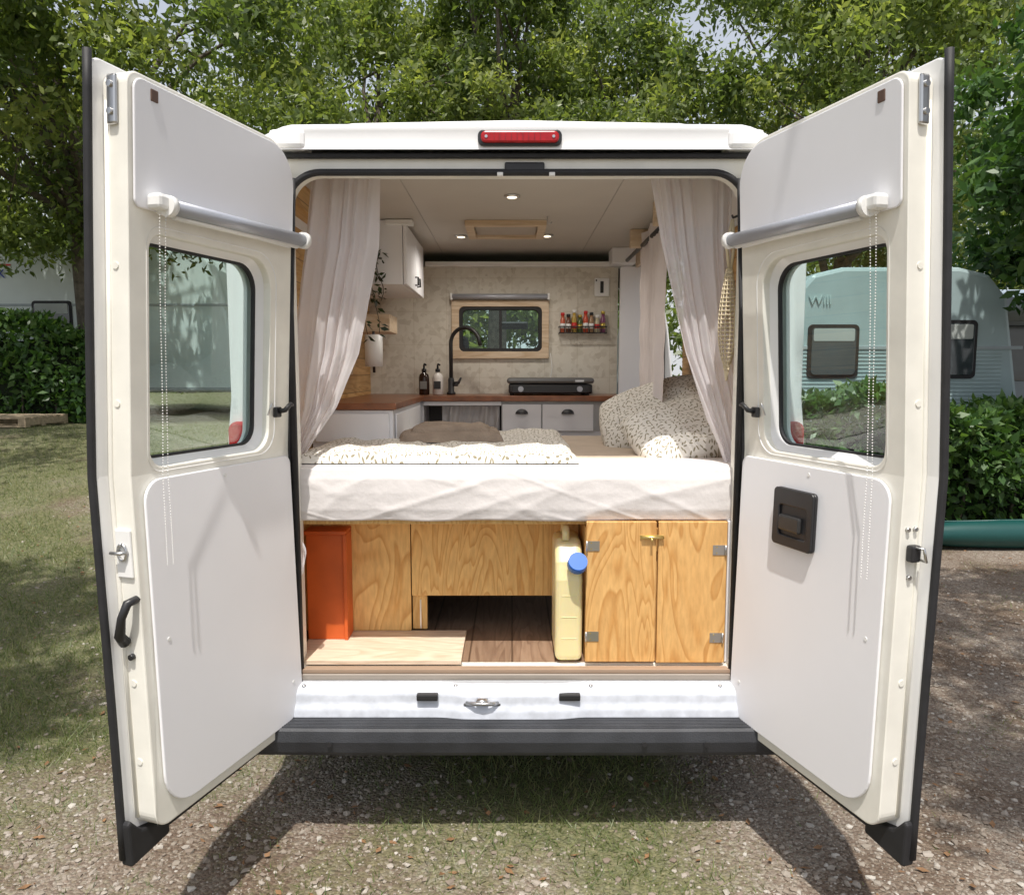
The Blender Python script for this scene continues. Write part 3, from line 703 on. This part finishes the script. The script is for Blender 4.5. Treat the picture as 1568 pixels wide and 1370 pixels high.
def tree(name,base,crown,rad,trunk_r,nc,per,lsize,cr=(.5,.95),mat=leafA,seed=1,fill=.35,limbs=18):
    g=group(name,base)
    b=Vector(base); c=Vector(crown)
    u=unit(rng.normal(size=(nc,3))); rr_=fill+(1-fill)*rng.random((nc,1))**.6
    cen=np.array(crown)+u*rr_*np.array(rad)
    cen[:,2]=np.maximum(cen[:,2],base[2]+1.2)
    radv=cr[0]+(cr[1]-cr[0])*rng.random(nc)
    P_,rn=clumps(cen,radv,per)
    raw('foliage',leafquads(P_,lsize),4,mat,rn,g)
    mid=[b+(c-b)*t+Vector((.15*math.sin(t*5+seed),.1*math.cos(t*4+seed),0)) for t in np.linspace(0,1,8)]
    mid[0]=b-Vector((0,0,.1))
    tube('trunk',mid,[trunk_r*(1.25-.85*t) for t in np.linspace(0,1,8)],bark,g,12)
    idx=rng.choice(nc,min(limbs,nc),replace=False)
    for i in idx:
        e=Vector(cen[i]); t=.35+.5*rng.random(); s0=b+(c-b)*t
        q=[s0+(e-s0)*k+Vector((0,0,.35*math.sin(k*math.pi))) + Vector(rng.normal(size=3)*.1*k) for k in np.linspace(0,1,6)]
        tube('limb',q,[trunk_r*.42*(1-.85*k) for k in np.linspace(0,1,6)],bark,g,7)
        for _ in range(3):
            k0=random.choice(q[2:5]); e2=Vector(cen[rng.integers(nc)])
            if (e2-k0).length<2.6: tube('twig',[k0,(k0+e2)/2+Vector((0,0,.15)),e2],[trunk_r*.15,trunk_r*.1,.008],bark,g,5)
    return g
tree('tree',(-7.05,9.6,.8),(-6.4,9.3,6.4),(4.0,3.0,3.1),.17,145,400,.13,cr=(.4,.9),seed=1)
tree('tree',(-3.4,15.5,.5),(-3.2,15.5,8.0),(4.2,3.2,4.6),.22,125,400,.16,cr=(.5,1.1),seed=2)
tree('tree',(-.2,13.2,0),(-.1,13.2,7.4),(2.3,2.4,3.8),.2,76,400,.14,cr=(.4,.8),seed=3)
tree('tree',(6.2,12.0,0),(6.3,11.6,6.9),(3.7,3,3.3),.2,112,400,.14,cr=(.4,.95),seed=4)
tree('tree',(3.4,17.5,0),(3.1,17.5,7.6),(2.8,2.2,4.2),.2,84,400,.16,cr=(.5,.95),seed=9)
tree('tree',(5.9,5.0,0),(6.15,5.0,4.0),(1.5,2.2,1.9),.11,55,380,.15,cr=(.35,.65),mat=leafB,seed=5)
tree('tree',(-9.5,4.0,.6),(-8.2,4.2,6.0),(3.0,3,2.2),.2,60,350,.13,cr=(.5,.9),seed=6)
tree('tree',(5.4,-3.0,0),(3.6,-1.9,6.4),(2.3,2.6,1.2),.18,52,340,.13,cr=(.3,.7),seed=7,fill=.1)  # unseen tree beside the camera, added to dapple the right-hand ground
tree('tree',(-6.2,-2.0,.0),(-4.3,-1.0,6.4),(2.4,3.0,1.2),.18,44,330,.13,cr=(.3,.7),seed=8,fill=.1)  # unseen tree, added out of frame to throw broken shade on the left ground
cen=np.stack([rng.uniform(-34,34,400),rng.uniform(24,30,400),rng.uniform(.5,12.5,400)],1); cen[:,2]*=(.8+.2*np.sin(cen[:,0]*.5))
P_,rn=clumps(cen,1.0+1.0*rng.random(400),290); raw('distant_trees',leafquads(P_,.34),4,leafA,rn)
# trailing house plant
hp=group('hanging_plant',(-.66,1.0,2.1))
C=[]
for k in range(4):
    x=-.68+.018*k; y=.93+.02*k; L_=.18+.22*random.random()
    pts=[(x+.015*math.sin(j*.9+k),y+.012*math.cos(j),2.20-L_*j/7) for j in range(8)]
    tube('vine',pts,.002,bark,hp,5)
    for j in range(24): 
        q=pts[int(j/24*8)]; C.append((q[0]+rng.normal()*.009,q[1]+rng.normal()*.009,q[2]+rng.normal()*.02))
raw('plant_leaves',leafquads(np.array(C),.036,.5,.5),4,leafmat('plant_leaf',(.008,.02,.006),(.015,.035,.01),(.03,.06,.02),.2),rng.random(len(C)),hp)
lathe('plant_pot',[(.03,0),(.04,.02),(.045,.06),(.042,.06)],(-.665,.965,2.20),whitep,hp,16)
tube('plant_cord',[(-.665,.965,2.258),(-.665,.965,2.352)],.003,netm,hp,6)

def hedge(name,x0,x1,y0,y1,z0,z1,nl,ls):
    g=group(name,((x0+x1)/2,(y0+y1)/2,z0))
    P_=np.stack([rng.uniform(x0,x1,nl),rng.uniform(y0,y1,nl),z0+(z1-z0)*rng.random(nl)**.85],1)
    face=rng.integers(0,3,nl)
    d=np.abs(rng.normal(size=nl))*.10
    P_[face==0,1]=y0+d[face==0]; P_[face==1,2]=z1-d[face==1]
    bump=.12*np.sin(P_[:,0]*2.3)+.07*np.sin(P_[:,0]*5.1+1); P_[:,2]+=bump*(P_[:,2]-z0)/(z1-z0)
    P_[:,1]+=.12*np.sin(P_[:,0]*3+P_[:,2]*4)
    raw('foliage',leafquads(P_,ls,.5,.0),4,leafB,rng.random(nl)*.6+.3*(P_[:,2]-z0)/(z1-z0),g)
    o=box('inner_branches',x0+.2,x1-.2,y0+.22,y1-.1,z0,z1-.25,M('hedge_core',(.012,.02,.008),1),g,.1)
    for i in range(int((x1-x0)*2)):
        x=x0+.2+i*.5; tube('stem',[(x,y0+.2,z0-.05),(x+.05,y0+.15,z0+.5)],.015,bark,g,5)
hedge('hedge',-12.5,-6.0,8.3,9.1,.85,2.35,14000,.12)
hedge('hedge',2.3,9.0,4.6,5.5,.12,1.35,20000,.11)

# ---------------------------------------------------------------- caravans etc.
cvc=M('cv_blind',(.42,.45,.43),.7)
def caravan(name,x0,x1,y0,y1,z0,h,skin,win,ribs=True,trim=cgrey):
    g=group(name,((x0+x1)/2,(y0+y1)/2,z0))
    zf=z0+.45; zt=z0+h
    pr=[(x0+.05,zf),(x0,zf+.25),(x0+.03,zf+.9),(x0+.22,zt-.35),(x0+.45,zt-.08),(x0+.8,zt),(x1-.8,zt),(x1-.45,zt-.08),(x1-.22,zt-.35),(x1-.03,zf+.9),(x1,zf+.25),(x1-.05,zf)]
    o=plate('shell',pr,y0,y1,FR,skin,g,.05)
    if ribs:
        for i in range(30):
            z=zf+.1+i*.045; box('rib',x0+.25,x1-.25,y0-.006,y0+.002,z,z+.016,skin,g,.003)
    for (a,b,c,d) in win:
        plate('window_frame',rr(a-.04,b+.04,c-.04,d+.04,.06),y0-.018,y0+.01,FR,blackr,g,.005)
        plate('window_pane',rr(a,b,c,d,.05),y0-.03,y0-.017,FR,darkglass,g,.005)
        plate('window_blind',rr(a+.02,b-.02,(c+d)/2+.12,d-.01,.02),y0-.034,y0-.0305,FR,cvc,g,.002)
    box('waist_trim',x0+.02,x1-.02,y0-.012,y0+.004,zf+1.45,zf+1.49,trim,g,.003)
    box('lower_trim',x0+.03,x1-.03,y0-.012,y0+.004,zf+.03,zf+.08,trim,g,.003)
    cxm=(x0+x1)/2
    for y in (y0+.15,y1-.15): tube('wheel',[(cxm,y-.09,z0+.3),(cxm,y+.09,z0+.3)],.3,rub,g,24)
    tube('drawbar',[(x0+.2,(y0+y1)/2,zf),(x0-.9,(y0+y1)/2,zf)],.04,greyt,g,8); tube('jockey_wheel',[(x0-.8,(y0+y1)/2,zf),(x0-.8,(y0+y1)/2,z0+.02)],.03,greyt,g,8)
    return g
cv=caravan('caravan',-10.9,-4.75,10.2,12.3,.85,2.85,cwhite,[(-8.1,-7.5,2.2,2.8)],False)
def text(s,loc,size,mat,parent,rx=90):
    cu=bpy.data.curves.new('lettering','FONT'); cu.body=s; cu.size=size; cu.extrude=.004; cu.materials.append(mat)
    o=bpy.data.objects.new('lettering',cu); o.location=loc; o.rotation_euler=(R(rx),0,0); sc.collection.objects.link(o); par(o,parent)
text('TIK',(-8.85,10.18,3.22),.2,bluep,cv); box('logo_stripe',-8.85,-8.45,10.185,10.199,3.42,3.45,redp,cv,0)
cv2=caravan('caravan',3.05,6.0,6.2,8.2,.0,2.85,teal,[(3.50,4.02,1.60,2.15),(4.5,5.4,1.6,2.2)],True)
text('Will',(3.45,6.185,2.42),.16,M('pale_print',(.42,.54,.54),.4),cv2)
pc=group('parked_motorhome',(8.5,9,0))
plate('motorhome_shell',rr(7.2,12.5,.45,2.9,(.1,.1,.3,.3)),9.0,11.0,FR,M('mh_grey',(.30,.36,.42),.4),pc,.05)
plate('motorhome_windscreen',rr(7.4,9.4,1.5,2.35,.1),8.97,9.0,FR,darkglass,pc,.01)
box('motorhome_awning',6.1,12.5,6.9,9.2,2.42,2.58,M('awning',(.42,.48,.55),.5),pc,.03)
tube('awning_post',[(6.25,7.0,0),(6.25,7.0,2.44)],.04,blackp,pc,8); tube('awning_post_b',[(9.9,7.0,0),(9.9,7.0,2.44)],.04,blackp,pc,8)
for x in (7.9,11.6): tube('motorhome_wheel',[(x,8.95,.33),(x,9.2,.33)],.33,rub,pc,20)
kb=group('upturned_kayak',(5.6,4.3,.2))
tube('kayak_hull',[(3.3+i*.42,4.25,.13) for i in range(11)],[.02,.08,.12,.135,.14,.14,.14,.135,.12,.08,.02],tealp,kb,14)
tube('kayak_keel',[(3.5,4.25,.235),(5.4,4.25,.268),(7.2,4.25,.235)],.012,tealp,kb,6)
pa=group('wooden_pallet',(-7.2,7.6,.9))
PX0,PX1=-7.75,-6.45
for i in range(6): box('deck_board',PX0,PX1,7.25+i*.17,7.35+i*.17,1.015,1.037,palletm,pa,.002)
for x in (PX0,PX0+.6,PX1-.1): box('bearer',x,x+.1,7.25,8.2,.93,1.013,palletm,pa,.002)
for i in (0,2,5): box('base_board',PX0,PX1,7.25+i*.17,7.35+i*.17,.905,.928,palletm,pa,.002)

# ---------------------------------------------------------------- ground
def ss(t): t=np.clip(t,0,1); return t*t*(3-2*t)
def gz(x,y):
    x=np.asarray(x,float); y=np.asarray(y,float)
    return .9*ss((y-.3)/7.5)*ss((-x-1.3)/2.2)+.012*np.sin(x*1.7+y)+.010*np.sin(y*2.3-x*.8)
def gn(x,y):
    return (np.sin(x*2.1+1.3*np.sin(y*1.7))+np.sin(y*2.9+1.1*np.sin(x*2.3+1))+.7*np.sin(x*5.3+y*3.1)+.7*np.sin(x*4.1-y*6.3+2)+.5*np.sin(x*11+y*9)+.5*np.sin(x*13-y*12))/5.4
def gmask(x,y):
    x=np.asarray(x,float); y=np.asarray(y,float)
    m=ss((-x-1.0)/.8)*ss((y+.1)/.8)*.95
    m=np.maximum(m,.72*np.exp(-((x+.0)/.8)**4)*ss((.9-y)/.6))
    m=np.maximum(m,.42*ss((-x-.4)/.5))
    m=np.maximum(m,.5*ss((y-3.6)/.8))
    m=np.maximum(m,.14)
    return np.clip(m+.7*gn(x,y)*(.35+m),0,1)
n=420; t=np.linspace(-1,1,n)
gx=2.6*np.sinh(t*5.2)/np.sinh(5.2)*60+ t*3.2; gy=gx+1.0
X,Y=np.meshgrid(gx,gy); Z=gz(X,Y)
V=np.stack([X,Y,Z],-1).reshape(-1,3)
me=bpy.data.meshes.new('ground'); me.vertices.add(n*n); me.vertices.foreach_set('co',V.astype(np.float32).ravel())
I=np.arange(n*n).reshape(n,n); q=np.stack([I[:-1,:-1],I[:-1,1:],I[1:,1:],I[1:,:-1]],-1).reshape(-1,4)
me.loops.add(q.size); me.loops.foreach_set('vertex_index',q.astype(np.int32).ravel())
me.polygons.add(len(q)); me.polygons.foreach_set('loop_start',np.arange(0,q.size,4,dtype=np.int32))
me.polygons.foreach_set('use_smooth',[True]*len(q))
a=me.attributes.new('grass','FLOAT','POINT'); a.data.foreach_set('value',gmask(X,Y).astype(np.float32).ravel())
me.update(calc_edges=True)
go=bpy.data.objects.new('ground',me); sc.collection.objects.link(go)
m,nt,b=nt_new('gravel_and_grass'); me.materials.append(m)
tc=N(nt,'ShaderNodeTexCoord')
vo=N(nt,'ShaderNodeTexVoronoi'); vo.inputs['Scale'].default_value=85; L(nt,tc.outputs['Object'],vo.inputs['Vector'])
vo2=N(nt,'ShaderNodeTexVoronoi'); vo2.inputs['Scale'].default_value=210; L(nt,tc.outputs['Object'],vo2.inputs['Vector'])
no=N(nt,'ShaderNodeTexNoise'); no.inputs['Scale'].default_value=1.6; no.inputs['Detail'].default_value=8; L(nt,tc.outputs['Object'],no.inputs['Vector'])
s1=N(nt,'ShaderNodeSeparateColor'); L(nt,vo.outputs['Color'],s1.inputs[0])
s2=N(nt,'ShaderNodeSeparateColor'); L(nt,vo2.outputs['Color'],s2.inputs[0])
r1=ramp(nt,s1.outputs[0],[(0,(.20,.15,.115)),(.5,(.27,.22,.175)),(.85,(.33,.29,.24)),(1,(.45,.41,.36))])
r2=ramp(nt,s2.outputs[0],[(0,(.65,.62,.58)),(1,(1.0,1,1))])
mx=N(nt,'ShaderNodeMix',data_type='RGBA',blend_type='MULTIPLY'); mx.inputs[0].default_value=1; L(nt,r1.outputs[0],mx.inputs[6]); L(nt,r2.outputs[0],mx.inputs[7])
rd=ramp(nt,no.outputs['Fac'],[(.38,(.62,.54,.47)),(.58,(1,1,1))])
mx1=N(nt,'ShaderNodeMix',data_type='RGBA',blend_type='MULTIPLY'); mx1.inputs[0].default_value=1; L(nt,mx.outputs[2],mx1.inputs[6]); L(nt,rd.outputs[0],mx1.inputs[7])
at=N(nt,'ShaderNodeAttribute'); at.attribute_name='grass'
ng=N(nt,'ShaderNodeTexNoise'); ng.inputs['Scale'].default_value=40; ng.inputs['Detail'].default_value=8; L(nt,tc.outputs['Object'],ng.inputs['Vector'])
rg=ramp(nt,ng.outputs['Fac'],[(.3,(.07,.095,.03)),(.55,(.14,.15,.06)),(.75,(.27,.24,.14))])
ad=N(nt,'ShaderNodeMath',operation='ADD'); L(nt,at.outputs['Fac'],ad.inputs[0]); L(nt,ng.outputs['Fac'],ad.inputs[1])
mr=N(nt,'ShaderNodeMapRange'); mr.inputs[1].default_value=.75; mr.inputs[2].default_value=1.25; mr.inputs[4].default_value=.8; L(nt,ad.outputs[0],mr.inputs[0])
mx2=N(nt,'ShaderNodeMix',data_type='RGBA'); L(nt,mr.outputs[0],mx2.inputs[0]); L(nt,mx1.outputs[2],mx2.inputs[6]); L(nt,rg.outputs[0],mx2.inputs[7])
L(nt,mx2.outputs[2],b.inputs['Base Color']); b.inputs['Roughness'].default_value=.95
hh=N(nt,'ShaderNodeMath',operation='ADD'); L(nt,vo.outputs['Distance'],hh.inputs[0]); L(nt,ng.outputs['Fac'],hh.inputs[1])
bp=N(nt,'ShaderNodeBump'); bp.inputs['Strength'].default_value=.8; bp.inputs['Distance'].default_value=.012; bp.invert=True; L(nt,hh.outputs[0],bp.inputs['Height']); L(nt,bp.outputs[0],b.inputs['Normal'])
def scatter(nr,xr,yr,fn):
    x=rng.uniform(*xr,nr); y=rng.uniform(*yr,nr); k=rng.random(nr)<fn(x,y); return x[k],y[k]
def near(x,y): return np.exp(-np.maximum(0,y-.2)/2.2)
x,y=scatter(110000,(-4.0,4.0),(-.7,4.6),lambda x,y:(1.1-gmask(x,y))*near(x,y))
bm=bmesh.new(); bmesh.ops.create_icosphere(bm,subdivisions=1,radius=1); iv=np.array([v.co[:] for v in bm.verts]); fi=np.array([[v.index for v in f.verts] for f in bm.faces]); bm.free()
k=len(x); s=.003+.011*rng.random(k)**5; an=rng.random(k)*6.28
sca=np.stack([s*(.8+.6*rng.random(k)),s*(.7+.5*rng.random(k)),s*(.4+.35*rng.random(k))],1)
pv=iv[None]*(1+.25*rng.normal(size=(k,12,1)))*sca[:,None,:]
ca,sa=np.cos(an)[:,None],np.sin(an)[:,None]
pv=np.stack([pv[...,0]*ca-pv[...,1]*sa,pv[...,0]*sa+pv[...,1]*ca,pv[...,2]],-1)+np.stack([x,y,gz(x,y)+s*.15],1)[:,None,:]
VV=pv[:,fi,:].reshape(-1,3)
pm,nt,b=nt_new('pebble_stone'); at=N(nt,'ShaderNodeAttribute'); at.attribute_name='rnd'
r=ramp(nt,at.outputs['Fac'],[(0,(.20,.155,.12)),(.5,(.28,.24,.195)),(.85,(.35,.31,.265)),(1,(.47,.44,.39))]); L(nt,r.outputs[0],b.inputs['Base Color']); b.inputs['Roughness'].default_value=.9
raw('gravel',VV,3,pm,np.repeat(rng.random(k),20))
x,y=scatter(560000,(-6.5,4.5),(-.7,7.5),lambda x,y:np.clip(gmask(x,y)-.12,0,1)**1.3*np.exp(-np.maximum(0,y-.5)/4.5)*(x*1.0>-1.0-(y+2.6)*.75))
k=len(x); base=np.stack([x,y,gz(x,y)-.002],1); h=(.012+.045*rng.random(k)**1.8)[:,None]*(.5+.8*gmask(x,y))[:,None]
a=rng.random(k)*6.28; w=np.stack([np.cos(a),np.sin(a),0*a],1)*.0022; ln=rng.normal(size=(k,3))*.7; ln[:,2]=1
VV=np.stack([base-w,base+w,base+ln*h],1).reshape(-1,3)
raw('grass',VV,3,grassm,rng.random(k)*.8+.2*gn(x,y))
x,y=scatter(3000,(-5,4.6),(-.7,6),lambda x,y:.3+.7*near(x,y)); 
C=np.stack([x,y,gz(x,y)+.008],1); lv=leafquads(C,.036,.5,0).reshape(-1,4,3); lv[:,:,2]=C[:,None,2]+(lv[:,:,2]-C[:,None,2])*.25; raw('fallen_leaves',lv.reshape(-1,3),4,deadm)

# ---------------------------------------------------------------- light
el,az=R(68),R(185)
S=Vector((math.sin(az)*math.cos(el),math.cos(az)*math.cos(el),math.sin(el)))
sd=bpy.data.lights.new('sun','SUN'); sd.energy=4.6; sd.angle=R(.6); sd.color=(1,.96,.90)
so=bpy.data.objects.new('sun',sd); so.rotation_euler=S.to_track_quat('Z','Y').to_euler(); so.location=(-2,-10,14); sc.collection.objects.link(so)
w=bpy.data.worlds.new('World'); sc.world=w; w.use_nodes=True; nt=w.node_tree
sky=nt.nodes.new('ShaderNodeTexSky'); sky.sky_type='NISHITA'; sky.sun_disc=False; sky.sun_elevation=el; sky.sun_rotation=az; sky.dust_density=4.0; sky.air_density=1.0; sky.ozone_density=1.0
# bright white mixed into the sky's blue, stronger towards the horizon, lifting ambient light
tcw=N(nt,'ShaderNodeTexCoord'); sxw=N(nt,'ShaderNodeSeparateXYZ'); L(nt,tcw.outputs['Generated'],sxw.inputs[0])
mrw=N(nt,'ShaderNodeMapRange'); mrw.inputs[1].default_value=0; mrw.inputs[2].default_value=.9; mrw.inputs[3].default_value=.75; mrw.inputs[4].default_value=.12; L(nt,sxw.outputs[2],mrw.inputs[0])
now=N(nt,'ShaderNodeTexNoise'); now.inputs['Scale'].default_value=2.5; now.inputs['Detail'].default_value=6; L(nt,tcw.outputs['Generated'],now.inputs['Vector'])
muw=N(nt,'ShaderNodeMath',operation='MULTIPLY_ADD'); muw.inputs[1].default_value=.4; muw.inputs[2].default_value=-.2; L(nt,now.outputs['Fac'],muw.inputs[0])
adw=N(nt,'ShaderNodeMath',operation='ADD',use_clamp=True); L(nt,mrw.outputs[0],adw.inputs[0]); L(nt,muw.outputs[0],adw.inputs[1])
mxw=N(nt,'ShaderNodeMix',data_type='RGBA'); L(nt,adw.outputs[0],mxw.inputs[0]); L(nt,sky.outputs[0],mxw.inputs[6]); mxw.inputs[7].default_value=(6.3,6.4,6.5,1)
nt.links.new(mxw.outputs[2],nt.nodes['Background'].inputs[0]); nt.nodes['Background'].inputs[1].default_value=.15
sc.view_settings.view_transform='Standard'; sc.view_settings.look='None'; sc.view_settings.exposure=0
cam=bpy.data.cameras.new('camera'); co=bpy.data.objects.new('camera',cam); sc.collection.objects.link(co)
co.location=(0,-2.6,1.63); co.rotation_euler=(R(90)-math.asin(.1),0,0); cam.lens=26.17; cam.sensor_width=36; cam.clip_end=1000; cam.clip_start=.05
sc.camera=co
